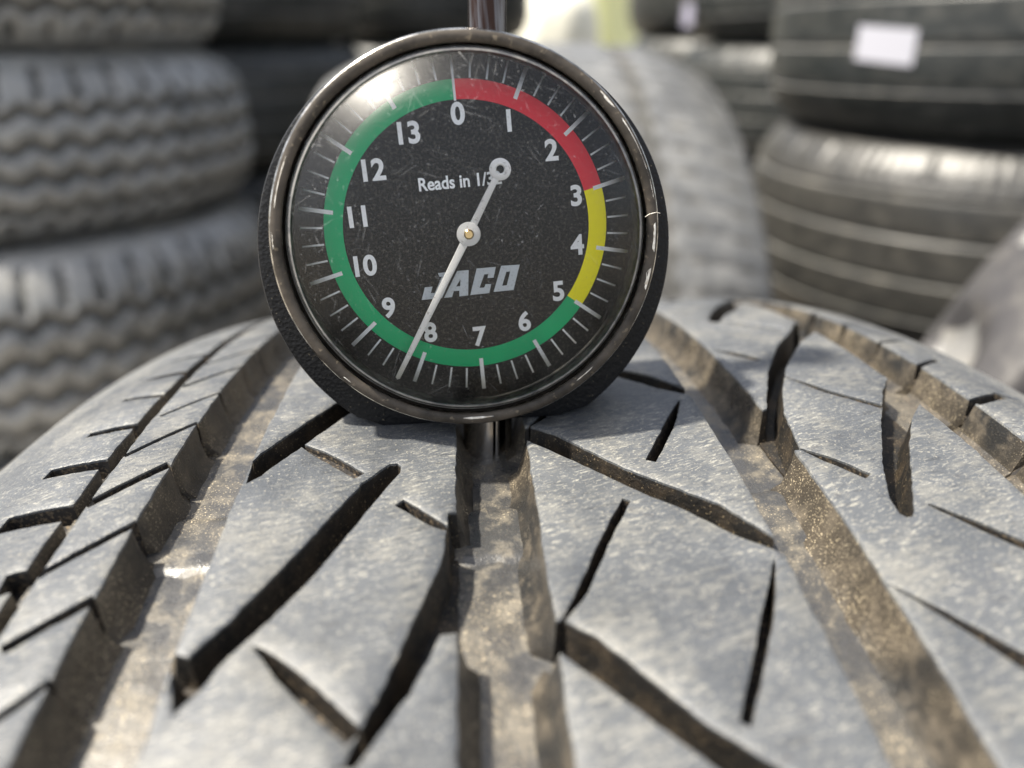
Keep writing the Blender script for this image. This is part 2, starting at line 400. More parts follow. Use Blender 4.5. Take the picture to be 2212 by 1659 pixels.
# floors of the lateral grooves and sipes
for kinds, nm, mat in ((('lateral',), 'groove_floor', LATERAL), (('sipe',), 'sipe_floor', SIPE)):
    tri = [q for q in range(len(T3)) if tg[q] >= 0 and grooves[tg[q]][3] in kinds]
    P = []; F = []; cache = {}
    for q in tri:
        f = []
        for k in T3[q]:
            key = (int(k), tg[q])
            if key not in cache:
                cache[key] = len(P); u, s = V2[k]; P.append(tuple(pos(u, s, gdepth(tg[q]) - .25 * lump(u, s))))
            f.append(cache[key])
        F.append(tuple(f))
        t = T3[q]
        for a, b in ((t[0], t[1]), (t[1], t[2]), (t[2], t[0])):
            o2 = he.get((int(b), int(a)))
            if o2 is not None and tg[o2] >= 0 and gdepth(tg[o2]) > gdepth(tg[q]):
                i0 = len(P)
                for k in (a, b):
                    for d_ in (gdepth(tg[q]), 8.4): P.append(tuple(pos(V2[k][0], V2[k][1], d_)))
                F.append((i0, i0 + 1, i0 + 3, i0 + 2))
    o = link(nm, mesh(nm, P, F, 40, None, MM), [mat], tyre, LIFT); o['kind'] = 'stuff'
# casing under the grooves (fine grid where the photograph sees it)
us_ = np.arange(ULO, UHI + .1, 1.4); ss_ = np.arange(SLO, SHI + .1, 1.4)
Ug, Sg = np.meshgrid(us_, ss_)
P = pos(Ug, Sg, 6.8 + .16 * lump(Ug * .4, Sg * .35) + rng.normal(0, .035, Ug.shape)).reshape(-1, 3)
nu = len(us_); I = np.arange(len(ss_) - 1)[:, None] * nu + np.arange(nu - 1)[None]
I = I.ravel(); F = np.stack([I, I + 1, I + nu + 1, I + nu], 1)
link('groove_bed', mesh('groove_bed', P, F, 180, None, MM), [BED], tyre, LIFT)
uu = np.linspace(MAIN['L2'][0] - .4, MAIN['L2'][1] + .4, 5); Ug, Sg = np.meshgrid(uu, np.arange(SLO, SHI + .1, 1.6))
P = pos(Ug, Sg, 2.7 + .2 * lump(Ug, Sg * .5)).reshape(-1, 3); I = (np.arange(Ug.shape[0] - 1)[:, None] * 5 + np.arange(4)[None]).ravel()
link('groove_bed', mesh('groove_bed', P, np.stack([I, I + 1, I + 6, I + 5], 1), 180, None, MM), [BED], tyre, LIFT)
# tread wear bars across the main grooves
for k, (a, b) in MAIN.items():
    if k == 'L2': continue
    for s0 in (-27.5,):
        P = []; F = []; prof_ = [(s0 - 1.6, 7.1), (s0 - .4, 6.3), (s0 + .5, 6.15), (s0 + 9, 6.15), (s0 + 10.2, 6.3), (s0 + 12, 7.1)]
        uu = np.linspace(a - .5, b + .5, 9)
        for s, d in prof_:
            for u in uu: P.append(tuple(pos(u, s + .25 * math.sin(u * 1.3), d + .07 * math.sin(u * 2))))
        for i in range(len(prof_) - 1):
            for j in range(8): F.append((i * 9 + j, i * 9 + j + 1, i * 9 + j + 10, i * 9 + j + 9))
        link('wear_bar', mesh('wear_bar', P, F, 30, None, MM), [BED], tyre, LIFT)
# rest of the ring, main grooves only
prof_ = [(ULO, 0)]
for k, (a, b) in MAIN.items():
    d = 4 if k == 'L2' else 8; prof_ += [(a, 0), (a + .5, d), (b - .5, d), (b, 0)]
prof_ += [(UHI, 0)]
th = np.linspace(SHI, SLO + 2 * math.pi * R0, 200); P = []; m_ = len(prof_)
for s in th:
    for u, d in prof_: P.append(tuple(pos(u, s, d)))
F = [(i * m_ + j, i * m_ + j + 1, (i + 1) * m_ + j + 1, (i + 1) * m_ + j) for i in range(199) for j in range(m_ - 1)]
link('tread_band', mesh('tread_band', P, F, 30, None, MM), [TREAD], tyre, LIFT)
# sidewalls and bead
def side(sgn):
    e = ULO if sgn < 0 else UHI; r0 = float(radius(e)); half = abs(e - U0)
    pr = [(e - sgn * .4, r0 - .1), (e + sgn * 4, r0 - 3), (e + sgn * 10, r0 - 9), (e + sgn * 15, r0 - 20), (e + sgn * 19, r0 - 38), (e + sgn * 20, r0 - 60), (e + sgn * 16, r0 - 80), (e + sgn * 6, r0 - 98), (e, r0 - 106), (e - sgn * 8, r0 - 108), (e - sgn * 8, r0 - 100), (e + sgn * 5, r0 - 80), (e, r0 - 20)]
    V, F = lathe([(r, u) for u, r in pr], 160)
    V = [(z, y, x - R0) for x, y, z in V]
    if sgn > 0: F = [f[::-1] for f in F]
    return V, F
for sg in (-1, 1):
    link('sidewall', mesh('sidewall', *side(sg), 50, None, MM), [TREAD if False else SIDE], tyre, LIFT)
# ------------------------------------------------------------------ the tread depth gauge (local mm: x right, y up, z out of the dial)
GA = Vector((0.99676228, 0.06366768, 0.04910581)).normalized(); GN = Vector((0.05616, -0.98834624, 0.14148422)).normalized(); GB = GN.cross(GA)
gauge = empty('tread_depth_gauge')
gm = Matrix((GA, GB, GN)).transposed().to_4x4(); gm.translation = Vector((-4.70243527, 2.73244166, 31.04420472)) * MM
gauge.matrix_world = gm
tag(gauge, 'round dial tread depth gauge with black body and white needle standing on the tyre tread', 'depth gauge')
# materials
b_ = M('black_powder_coat', .48, .25)
b_.col(b_.mix(b_.ramp(b_.noise(2200, 2, .5), [(.69, 0), (.74, .5)]), (.006, .0065, .008), (.16, .14, .10)))
b_.bump(b_.vor(1700), .00016, .6); b_.bump(b_.noise(3000, 3, .6), .00008, .6)
BODY = b_.m
z_ = M('worn_nickel_bezel', .58, .4, .25)
zn = z_.noise(170, 4, .65); zf = z_.noise(900, 3, .6)
z1_ = z_.mix(z_.ramp(zn, [(.35, 0), (.62, 1)]), (.032, .027, .022), (.088, .074, .060))
z2_ = z_.mix(z_.ramp(zf, [(.62, 0), (.72, .5)]), z1_, (.34, .28, .20))
z_.col(z2_); z_.rough(z_.ramp(zf, [(.3, .42), (.7, .70)])); z_.bump(zf, .00006, .8); z_.bump(z_.noise(120, 3, .6), .0002, .5)
BEZ = z_.m
n_ = M('bare_nickel_edge', .22, .5, 1.0); n_.col(n_.mix(n_.ramp(n_.noise(500, 3, .6), [(.4, 0), (.6, 1)]), (.24, .23, .21), (.62, .60, .56))); n_.bump(n_.noise(400, 3, .6), .00012, .8)
EDGE = n_.m
ch = M('pale_chipped_plating', .5, .5, .3); ch.col(ch.mix(ch.ramp(ch.noise(900, 3, .6), [(.35, 0), (.6, 1)]), (.50, .44, .36), (.90, .87, .80))); ch.bump(ch.noise(1200, 3, .6), .0001, 1); CHIP = ch.m
d_ = M('dusty_black_dial', .7, .12)
ds_ = d_.mix(d_.ramp(d_.noise(2100, 3, .65), [(.50, 0), (.66, .55)]), (.006, .006, .006), (.085, .076, .062))
d_.col(d_.mix(d_.ramp(d_.noise(4200, 1, .5), [(.72, 0), (.76, .6)]), ds_, (.20, .19, .16)))
DIAL = d_.m
def print_mat(name, c, amt=.35):
    p = M(name, .6, .12); s = p.ramp(p.noise(2600, 3, .6), [(.54, 0), (.70, amt)])
    p.col(p.mix(s, c, tuple(x * .6 + .03 for x in c))); return p.m
RED = print_mat('red_print', (.80, .03, .05)); YEL = print_mat('yellow_print', (1.0, .90, .004), .3); GRN = print_mat('green_print', (.0, .42, .16), .25)
WHT = print_mat('white_print', (.86, .88, .90), .5); LOGO = print_mat('logo_print', (.56, .61, .66), .7)
nd = M('white_needle_paint', .5, .4); nd.col(nd.mix(nd.ramp(nd.noise(1500, 3, .6), [(.62, 0), (.7, .6)]), (.87, .86, .85), (.36, .34, .32))); nd.bump(nd.noise(2500, 3, .6), .00008, .7); NEED = nd.m
br = M('brass_pin', .3, .5, 1.0); br.col((.72, .52, .25)); BRASS = br.m
cr_ = M('dark_chrome', .24, .5, 1.0); cr_.col(cr_.mix(cr_.ramp(cr_.noise(150, 3, .6, cr_.coord((6, .3, 6))), [(.4, 0), (.6, 1)]), (.05, .030, .024), (.15, .14, .14))); cr_.bump(cr_.noise(60, 3, .6, cr_.coord((12, .6, 12))), .0001, .5); CHROME = cr_.m
bc2 = M('probe_chrome', .2, .5, 1.0); bc2.col((.60, .57, .54)); bc2.bump(bc2.noise(60, 3, .6, bc2.coord((12, .6, 12))), .0001, .4); PROBE = bc2.m
dk = M('slot_black', .6, .3); dk.col((.006, .006, .006)); DARK = dk.m
# scratched clear plastic: a thin clear sheet, a fresnel gloss and a veil of fine scratches
lm = bpy.data.materials.new('scratched_clear_plastic'); lm.use_nodes = True
lt = lm.node_tree; ln = lt.nodes; ln.remove(ln['Principled BSDF'])
out = ln['Material Output']
tr_ = ln.new('ShaderNodeBsdfTransparent'); tr_.inputs[0].default_value = (.97, .975, .98, 1)
gl = ln.new('ShaderNodeBsdfGlossy'); gl.inputs['Roughness'].default_value = .36
fr_ = ln.new('ShaderNodeFresnel'); fr_.inputs[0].default_value = 1.48
mx = ln.new('ShaderNodeMixShader')
tc = ln.new('ShaderNodeTexCoord')
def scr(rot, sx, sy, lo, hi):
    mp = ln.new('ShaderNodeMapping'); mp.vector_type = 'TEXTURE'; mp.inputs['Rotation'].default_value = (0, 0, rot); mp.inputs['Scale'].default_value = (1 / sx, 1 / sy, 1)
    lt.links.new(tc.outputs['Object'], mp.inputs[0])
    nz = ln.new('ShaderNodeTexNoise'); nz.inputs['Scale'].default_value = 1; nz.inputs['Detail'].default_value = 2; nz.inputs['Distortion'].default_value = .3
    lt.links.new(mp.outputs[0], nz.inputs['Vector'])
    r = ln.new('ShaderNodeValToRGB'); r.color_ramp.elements[0].position = lo; r.color_ramp.elements[1].position = hi
    lt.links.new(nz.outputs['Fac'], r.inputs[0]); return r.outputs[0]
acc = None
for a in ((1.2, 110, 5200, .70, .76), (-.35, 90, 4800, .705, .76), (.5, 150, 6200, .70, .76), (-1.0, 120, 5600, .70, .76), (1.9, 190, 4600, .70, .76)):
    s_ = scr(*a)
    if acc is None: acc = s_
    else:
        ad = ln.new('ShaderNodeMath'); ad.operation = 'MAXIMUM'; lt.links.new(acc, ad.inputs[0]); lt.links.new(s_, ad.inputs[1]); acc = ad.outputs[0]
vz = ln.new('ShaderNodeTexNoise'); vz.inputs['Scale'].default_value = 2600; lt.links.new(tc.outputs['Object'], vz.inputs['Vector'])
vr = ln.new('ShaderNodeValToRGB'); vr.color_ramp.elements[0].position = .66; vr.color_ramp.elements[1].position = .74; lt.links.new(vz.outputs['Fac'], vr.inputs[0])
ad = ln.new('ShaderNodeMath'); ad.operation = 'MAXIMUM'; lt.links.new(acc, ad.inputs[0]); lt.links.new(vr.outputs[0], ad.inputs[1])
ml = ln.new('ShaderNodeMath'); ml.operation = 'MULTIPLY_ADD'; ml.inputs[1].default_value = .16; ml.inputs[2].default_value = .003; lt.links.new(ad.outputs[0], ml.inputs[0])
df = ln.new('ShaderNodeBsdfDiffuse'); df.inputs[0].default_value = (.8, .82, .85, 1)
mx2 = ln.new('ShaderNodeMixShader')
bm_ = ln.new('ShaderNodeBump'); bm_.inputs['Distance'].default_value = .00002; bm_.inputs['Strength'].default_value = .6
lt.links.new(ad.outputs[0], bm_.inputs['Height']); lt.links.new(bm_.outputs[0], gl.inputs['Normal'])
lt.links.new(fr_.outputs[0], mx.inputs[0]); lt.links.new(tr_.outputs[0], mx.inputs[1]); lt.links.new(gl.outputs[0], mx.inputs[2])
lt.links.new(ml.outputs[0], mx2.inputs[0]); lt.links.new(mx.outputs[0], mx2.inputs[1]); lt.links.new(df.outputs[0], mx2.inputs[2])
lt.links.new(mx2.outputs[0], out.inputs[0])
LENS = lm

def gp(name, vf, mat, smooth=35, parent=gauge): return link(name, mesh(name, vf[0], vf[1], smooth, None, MM), [mat] if not isinstance(mat, list) else mat, parent)
def circle(cx, cy, r, n=64, a0=0, a1=2 * math.pi): return [(cx + r * math.cos(a0 + (a1 - a0) * i / n), cy + r * math.sin(a0 + (a1 - a0) * i / n)) for i in range(n)]
# body: a thick round case cut flat at the foot
bc = (-.05, -3.9); br_ = 32.0
aL = math.atan2(-29.9 - bc[1], -17.6 - bc[0]); aR = math.atan2(-31.9 - bc[1], 13.1 - bc[0])
outl = [(bc[0] + br_ * math.cos(t), bc[1] + br_ * math.sin(t)) for t in np.linspace(aR + .12, aL + 2 * math.pi - .12, 150)]
outl += [(-17.9, -29.6), (-16.9, -30.15), (12.3, -32.05), (13.3, -31.7)]
V, F = prism(outl, -15, -0.7, 0.9)
body = gp('gauge_body', (V, F), BODY, 30)
# back cover step
gp('back_cover', prism(circle(0, -2, 24, 64), -17, -14.9, 0), BODY)
# bezel ring
bz = [(28.7, .2), (28.75, 3.9), (28.62, 4.35), (28.4, 4.62), (27.7, 4.72), (27.1, 4.60), (26.85, 4.3), (26.75, 3.6), (26.75, .3)]
V, F = lathe(bz, 180, cx=-.18, cy=-1.08)
V = [(x + .05 * math.sin(7 * math.atan2(y, x)) * .3, y + .04 * math.sin(11 * math.atan2(y, x)) * .3, z + .03 * math.sin(5 * math.atan2(y, x))) for x, y, z in V]
mi = [([1, 1, 1, 0, 0, 0, 1, 0])[i % 8] for i in range(len(F))]
me = mesh('bezel', V, F, 60, mi, MM); bezel = link('bezel', me, [BEZ, EDGE], gauge)
def chip(a0, a1, r0, r1, seed):
    rr = random.Random(seed); n = max(8, int(abs(a1 - a0) * 24)); V = []; F = []
    for i in range(n + 1):
        t = a0 + (a1 - a0) * i / n; e = math.sin(math.pi * i / n) ** .5 if 0 < i < n else .05
        mid = (r0 + r1) / 2; h = (r1 - r0) / 2 * e * rr.uniform(.55, 1.15)
        for r in (mid - h, mid, mid + h):
            zz = float(np.interp(r, [26.55, 26.9, 27.7, 28.15, 28.5, 28.75], [4.3, 4.55, 4.72, 4.62, 4.25, 3.6])) + (.07 if abs(r - mid) < 1e-6 else -.02)
            V.append((-.18 + r * math.cos(t), -1.08 + r * math.sin(t), zz))
    for i in range(n):
        for j in range(2): F.append((i * 3 + j, i * 3 + j + 1, i * 3 + j + 4, i * 3 + j + 3))
    return V, F
R_ = math.radians
for k, (a0, a1, r0, r1) in enumerate([(150, 165, 27.15, 28.7), (14, 33, 27.5, 28.7), (7, 13, 27.7, 28.6), (-9, 0, 27.45, 28.65), (-21, -14, 27.4, 28.6), (36, 43, 27.7, 28.6), (48, 56, 28.1, 28.6), (118, 126, 28.1, 28.6), (172, 177, 27.9, 28.4), (221, 224, 27.6, 28.3), (231, 239, 28.0, 28.4), (262, 272, 27.3, 27.7), (302, 309, 27.2, 27.7), (100, 108, 28.1, 28.6), (284, 296, 28.15, 28.5), (-62, -50, 28.15, 28.5)]):
    gp('plating_chip', chip(R_(a0), R_(a1), r0, r1, k), CHIP, 180, bezel)
# dial
dial = gp('dial_face', prism(circle(-.05, -.9, 26.3, 128), -.6, 0, 0), DIAL)
def arc_band(r0, r1, t0, t1, z=.03, cy=.15):
    n = max(6, int(abs(t1 - t0) / .03)); V = []; F = []
    for i in range(n + 1):
        t = math.pi / 2 - (t0 + (t1 - t0) * i / n)
        for r in (r0, r1): V.append((r * math.cos(t), cy * .5 + r * math.sin(t), z))
    F = [(2 * i + 1, 2 * i, 2 * i + 2, 2 * i + 3)[::-1] for i in range(n)]
    # 0.03 mm of ink
    W = len(V); V += [(x, y, 0.001) for x, y, z in V]
    F += [(2 * i, 2 * i + 2, W + 2 * i + 2, W + 2 * i) for i in range(n)] + [(2 * i + 3, 2 * i + 1, W + 2 * i + 1, W + 2 * i + 3) for i in range(n)]
    return V, F
UN = 2 * math.pi / 14
gp('red_band', arc_band(18.72, 21.5, 0, 3 * UN), RED, 20, dial)
gp('yellow_band', arc_band(18.72, 21.5, 3 * UN, 5 * UN), YEL, 20, dial)
gp('green_band', arc_band(18.72, 21.5, 5 * UN, 14 * UN), GRN, 20, dial)
def tick(k):
    t = k * UN / 4; maj = k % 4 == 0
    r0, r1, wd = (20.2, 25.3, .60) if maj else (21.7, 24.95, .28)
    if k == 0: r0, wd = 18.6, .34
    c, s = math.sin(t), math.cos(t); P = [(-wd / 2, r0), (wd / 2, r0), (wd / 2, r1), (-wd / 2, r1)]
    P = [(x * s + y * c, -x * c + y * s) for x, y in P]
    return prism(P, .002, .06)
for k in range(56): gp('tick_mark', tick(k), WHT, 20, dial)
def text(name, s, cx, cy, size, off=0.0, sx=1.0, mat=WHT, align='CENTER', z=.0, parent=dial):
    fc = bpy.data.curves.new(name, 'FONT'); fc.body = s; fc.size = size; fc.align_x = align; fc.align_y = 'CENTER' ; fc.offset = off; fc.extrude = .02; fc.resolution_u = 6
    if align == 'LEFT': fc.align_y = 'BOTTOM_BASELINE'
    o = bpy.data.objects.new(name, fc); COL.objects.link(o); bpy.context.view_layer.update()
    me = bpy.data.meshes.new_from_object(o.evaluated_get(bpy.context.evaluated_depsgraph_get())); me.name = name
    bpy.data.objects.remove(o); bpy.data.curves.remove(fc)
    v = np.empty(len(me.vertices) * 3); me.vertices.foreach_get('co', v); v = v.reshape(-1, 3)
    if align == 'CENTER': v[:, :2] -= (v[:, :2].max(0) + v[:, :2].min(0)) / 2
    v[:, 0] *= sx; v += (cx, cy, .045 + z); me.vertices.foreach_set('co', (v * MM).ravel()); me.update()
    me.materials.clear(); return link(name, me, [mat], parent)
NUM = {'0': (.19, 16.86), '1': (7.6, 15.28), '2': (13.64, 10.64), '3': (16.99, 3.68), '4': (16.7, -3.77), '5': (13.24, -10.71), '6': (7.48, -14.93), '7': (.2, -16.6), '8': (-7.54, -15.06), '9': (-13.44, -10.52), '10': (-16.07, -3.72), '11': (-16.23, 3.6), '12': (-12.93, 10.07), '13': (-7.2, 14.79)}
for k, (x, y) in NUM.items(): text('numeral', k, x, y, 4.2, .13, .97)
text('caption', 'Reads in 1/32', -.45, 7.35, 2.62, .06, .88)
def poly_print(name, outer, holes, mat):
    pts_ = [Vector(p) for p in outer]; ed = [(i, (i + 1) % len(outer)) for i in range(len(outer))]; polys = [np.array(outer)]
    for h in holes:
        b = len(pts_); pts_ += [Vector(p) for p in h]; ed += [(b + i, b + (i + 1) % len(h)) for i in range(len(h))]; polys.append(np.array(h))
    vo, eo, fo, *_ = delaunay_2d_cdt(pts_, ed, [], 0, 1e-5, False)
    V = [(v.x, v.y, .07) for v in vo]; F = []
    for f in fo:
        c = np.array([[sum(vo[i].x for i in f) / len(f), sum(vo[i].y for i in f) / len(f)]])
        if inside(c, polys[0])[0] and not any(inside(c, h)[0] for h in polys[1:]): F.append(tuple(f))
    n = len(V); V += [(x, y, .002) for x, y, z in V]
    he_ = {(f[i], f[(i + 1) % len(f)]) for f in F for i in range(len(f))}
    F += [(b, a, a + n, b + n) for a, b in he_ if (b, a) not in he_]
    return gp(name, (V, F), mat, 20, dial)
poly_print('logo_letter', [(-5.3, -5.96), (-2.84, -5.92), (-5.1, -9.84), (-8.27, -9.84), (-7.55, -7.95), (-6.37, -7.95), (-6.75, -8.94), (-6.15, -8.99), (-4.75, -6.55), (-5.13, -6.55)], [], LOGO)
poly_print('logo_letter', [(-2.33, -5.95), (-.54, -5.96), (-1.03, -9.88), (-2.41, -9.88), (-2.3, -9.0), (-3.16, -8.98), (-3.55, -9.88), (-4.79, -9.88)], [[(-1.93, -7.22), (-2.12, -8.34), (-2.76, -8.32)]], LOGO)
poly_print('logo_letter', [(.71, -5.87), (3.7, -5.91), (3.2, -7.54), (2.25, -7.5), (2.44, -6.89), (1.8, -6.88), (.86, -8.9), (1.6, -8.92), (1.87, -8.41), (2.73, -8.5), (2.3, -9.86), (-.68, -9.86)], [], LOGO)
poly_print('logo_letter', [(4.55, -5.84), (7.44, -5.95), (6.15, -9.78), (3.0, -9.76)], [[(5.26, -6.84), (5.88, -6.84), (5.17, -8.93), (4.41, -8.96)]], LOGO)
st_ = M('smoky_lens_rim', .25, .6); st_.col(st_.mix(st_.ramp(st_.noise(300, 4, .6), [(.4, 0), (.62, 1)]), (.10, .10, .105), (.26, .25, .235))); SEAT = st_.m
# inner ring seat between dial and lens
gp('lens_seat', lathe([(26.35, .02), (26.35, 3.9), (26.05, 3.9), (25.75, 3.4), (25.7, .9), (25.75, .02)], 128, cx=-.18, cy=-.95), SEAT, 40)
# needle
piv = Vector((-.09, -.34)); tip = Vector((-13.4, -21.3)); tail = Vector((5.47, 8.55))
def bar(a, b, wa, wb, z0, z1):
    d = (b - a).normalized(); n = Vector((-d.y, d.x))
    P = [a - n * wa / 2, b - n * wb / 2, b + d * wb * .35, b + n * wb / 2, a + n * wa / 2]
    return prism([tuple(p) for p in P], z0, z1, .12)
needle = gp('needle', merge(bar(piv, tip, 1.25, .75, 1.95, 2.25), bar(piv, tail - (tail - piv).normalized() * 1.15, 1.2, .9, 1.95, 2.25), prism(circle(*piv, 1.8, 40), 1.9, 2.4, .2)), NEED, 25)
gp('needle_ring', lathe([(.6, 1.95), (.6, 2.2), (.75, 2.36), (1.4, 2.36), (1.6, 2.2), (1.6, 1.95)], 40, True, cx=tail.x, cy=tail.y), NEED, 40, needle)
gp('pivot_pin', lathe([(.75, .1), (.75, 2.55), (.55, 2.75), (.0001, 2.75)], 24, cx=piv.x, cy=piv.y), BRASS, 40)
# lens
lens = [(26.38, 3.2), (26.3, 4.2), (26.0, 4.55), (25.6, 4.62), (25.42, 4.75), (25.3, 4.95), (24.95, 5.3), (24.2, 5.88), (23.3, 6.55), (22.4, 7.2), (21.5, 7.82), (20.6, 8.35), (19.5, 8.82), (18, 9.2), (15, 9.55), (9, 9.85), (3, 9.95), (.0001, 9.96)]
gp('lens', lathe(lens, 160, cx=-.15, cy=-.85), LENS, 25)
gp('lens_rim', lathe([(25.95, 4.3), (25.85, 4.75), (25.6, 4.85), (25.5, 4.6), (25.6, 4.3)], 160, True, cx=-.15, cy=-.85), SEAT, 40)
# stem and probe share one axis, leaning a little across the dial
ax0 = Vector((.25, -33.5)); ax1 = Vector((6.45, 32.5)); ad_ = (ax1 - ax0).normalized(); an_ = Vector((ad_.y, -ad_.x))
def along(V, z=-5.0):
    return [(ax0.x + ad_.x * h + an_.x * x, ax0.y + ad_.y * h + an_.y * x, z + y) for x, y, h in V]
V, F = lathe([(.01, 58), (2.95, 58), (2.95, 90), (2.6, 90.6), (2.6, 100), (4.6, 100.5), (4.6, 104), (.01, 104.5)], 40)
V[:] = [(x, y, h) for x, y, h in V]
V, F = lathe([(.01, 56), (2.9, 56), (2.9, 112), (4.8, 112.3), (5.0, 113), (5.0, 117), (4.6, 117.6), (.01, 117.8)], 40)
gp('plunger_stem', (along(V), F), CHROME, 30)
g0 = -math.pi / 2  # toward the viewer the barrel has a slot
# angle measured with y = +z(local) after 'along', viewer at +z => +90 deg
sa = math.radians(66)
V, F = lathe([(3.9, 4.5), (4.15, 4.5), (4.15, -4.6), (3.7, -5.6), (3.2, -5.6), (3.2, 4.5)], 60, False, sa + math.radians(17), sa - math.radians(17) + 2 * math.pi)
gp('probe_barrel', (along(V), F), PROBE, 30)
V, F = lathe([(2.2, 4.5), (2.2, -5.5), (.01, -5.5)], 24); gp('probe_core', (along(V), F), DARK, 30)
V, F = lathe([(.55, 4.5), (.55, -6.6), (.3, -7.2), (.01, -7.2)], 16)
gp('probe_pin', ([(x + 1.25, y, z + 2.9) for x, y, z in along(V)], F), PROBE, 30)
# a hair stuck on the rim
hp = [(26.2, -.1, 5.0), (26.7, .25, 5.25), (27.3, .38, 5.35), (27.9, .45, 5.3), (28.5, .25, 5.1)]
V = []; F = []
for i, p in enumerate(hp):
    for k in range(4): V.append((p[0], p[1] + .05 * math.cos(k * math.pi / 2), p[2] + .05 * math.sin(k * math.pi / 2)))
for i in range(4):
    for k in range(4): F.append((i * 4 + k, i * 4 + (k + 1) % 4, i * 4 + 4 + (k + 1) % 4, i * 4 + 4 + k))
hr = link('hair', mesh('hair', V, F, 180, None, MM), [CHIP]); hr.matrix_world = gm
tag(hr, 'tiny pale hair stuck to the right side of the gauge rim', 'hair')
# ------------------------------------------------------------------ ground and everything behind
gd = M('dusty_yard_ground', .9, .2)
gd.col(gd.mix(gd.ramp(gd.noise(3, 6, .65), [(.35, 0), (.65, 1)]), (.16, .145, .125), (.30, .275, .235))); gd.bump(gd.noise(60, 4, .7), .004, .8)
n = 40; xs = np.linspace(-1, 1, n) ; xs = np.sign(xs) * np.abs(xs) ** 3 * 300
V = [(x, y, GROUND + .002 * math.sin(x * 3) * math.cos(y * 2)) for y in xs for x in xs]
F = [(j * n + i, j * n + i + 1, (j + 1) * n + i + 1, (j + 1) * n + i) for j in range(n - 1) for i in range(n - 1)]
g = link('ground', mesh('ground', V, F, 180), [gd.m]); g['kind'] = 'structure'
def rubber(name, a, b, rough, spec=.5, dust=.5, dc=(.36, .34, .30)):
    m = M(name, rough, spec)
    c = m.mix(m.ramp(m.noise(9, 4, .6), [(.35, 0), (.65, 1)]), a, b)
    c = m.mix(m.math('MULTIPLY', m.ramp(m.noise(55, 5, .65), [(.48, 0), (.62, 1)]), dust), c, dc)
    m.col(c); m.bump(m.noise(120, 4, .65), .001, .7); return m.m
GREY = rubber('dusty_grey_rubber', (.15, .152, .149), (.27, .272, .264), .15, 1.0, .4)
DIRTY = rubber('brown_dusty_rubber', (.024, .024, .023), (.042, .041, .038), .40, .6, .3, (.13, .122, .105))
BLACK = rubber('clean_black_rubber', (.016, .019, .019), (.028, .031, .031), .40, .5, .10)
PALE = rubber('pale_dusty_rubber', (.085, .087, .09), (.14, .142, .142), .34, .6, .5, (.25, .248, .24))
def tri(x): return 2 * abs(x - math.floor(x + .5))
def pat(kind, t, a):
    """depth 0..1 of the groove at width position t (-1..1) and turn a (radians)"""
    if kind == 'rib':
        d = 0
        for g0 in (-.62, -.22, .22, .62): d = max(d, 1 - abs(t - g0) / .034)
        if t < -.7: d = max(d, .30 * (1 - abs(((a * 150 / (2 * math.pi)) % 1) - .5) / .25))
        return min(1, max(0, d) * 1.6)
    if kind == 'zigzag':
        z = .085 * (tri(a * 50 / (2 * math.pi)) - .5) * 1.5; d = 0
        for g0 in (-.46, -.08, .30, .68): d = max(d, 1 - abs(t - g0 - z) / .10)
        fr_ = (a * 50 / (2 * math.pi) + .35 * t + .25) % 1
        
        if t < -.56 or t > .78: d = max(d, 1 - abs(fr_ - .5) / .16)
        else: d = max(d, .35 * (1 - abs(fr_ - .5) / .10))
        return min(1, max(0, d) * 1.5)
    if kind == 'chevron':
        d = max(0, 1 - abs(abs(t) - .08) / .05, 1 - abs(abs(t) - .52) / .05)
        fr_ = (a * 84 / (2 * math.pi) + .9 * abs(t)) % 1
        return min(1, max(d, 1 - abs(fr_ - .5) / .16) * 1.5) if abs(t) > .14 else min(1, d * 1.5)
    if kind == 'oval':
        fr_ = (a * 26 / (2 * math.pi) + .45 * t) % 1
        d = max(1 - math.hypot((fr_ - .5) / .30, (t - q_) / .22) for q_ in (-.72, -.1, .5))
        return min(1, max(0, d) * 2.2)
    return 0
GREY2 = rubber('satin_grey_rubber', (.04, .038, .04), (.065, .063, .065), .5, .35, .3, (.15, .14, .125))
LITLINES = rubber('painted_lit_groove_lines', (.12, .12, .115), (.20, .198, .19), .7, .3, .4)  # light caught on the groove edges, painted as pale lines
OVALS = rubber('pale_oval_recesses', (.17, .168, .165), (.26, .255, .245), .45, .5, .3)  # pale colour stands in for the bright reflection on the ovals
GAP = rubber('dark_tread_grooves', (.045, .046, .045), (.08, .078, .074), .7, .3, .15)
meshes = {}
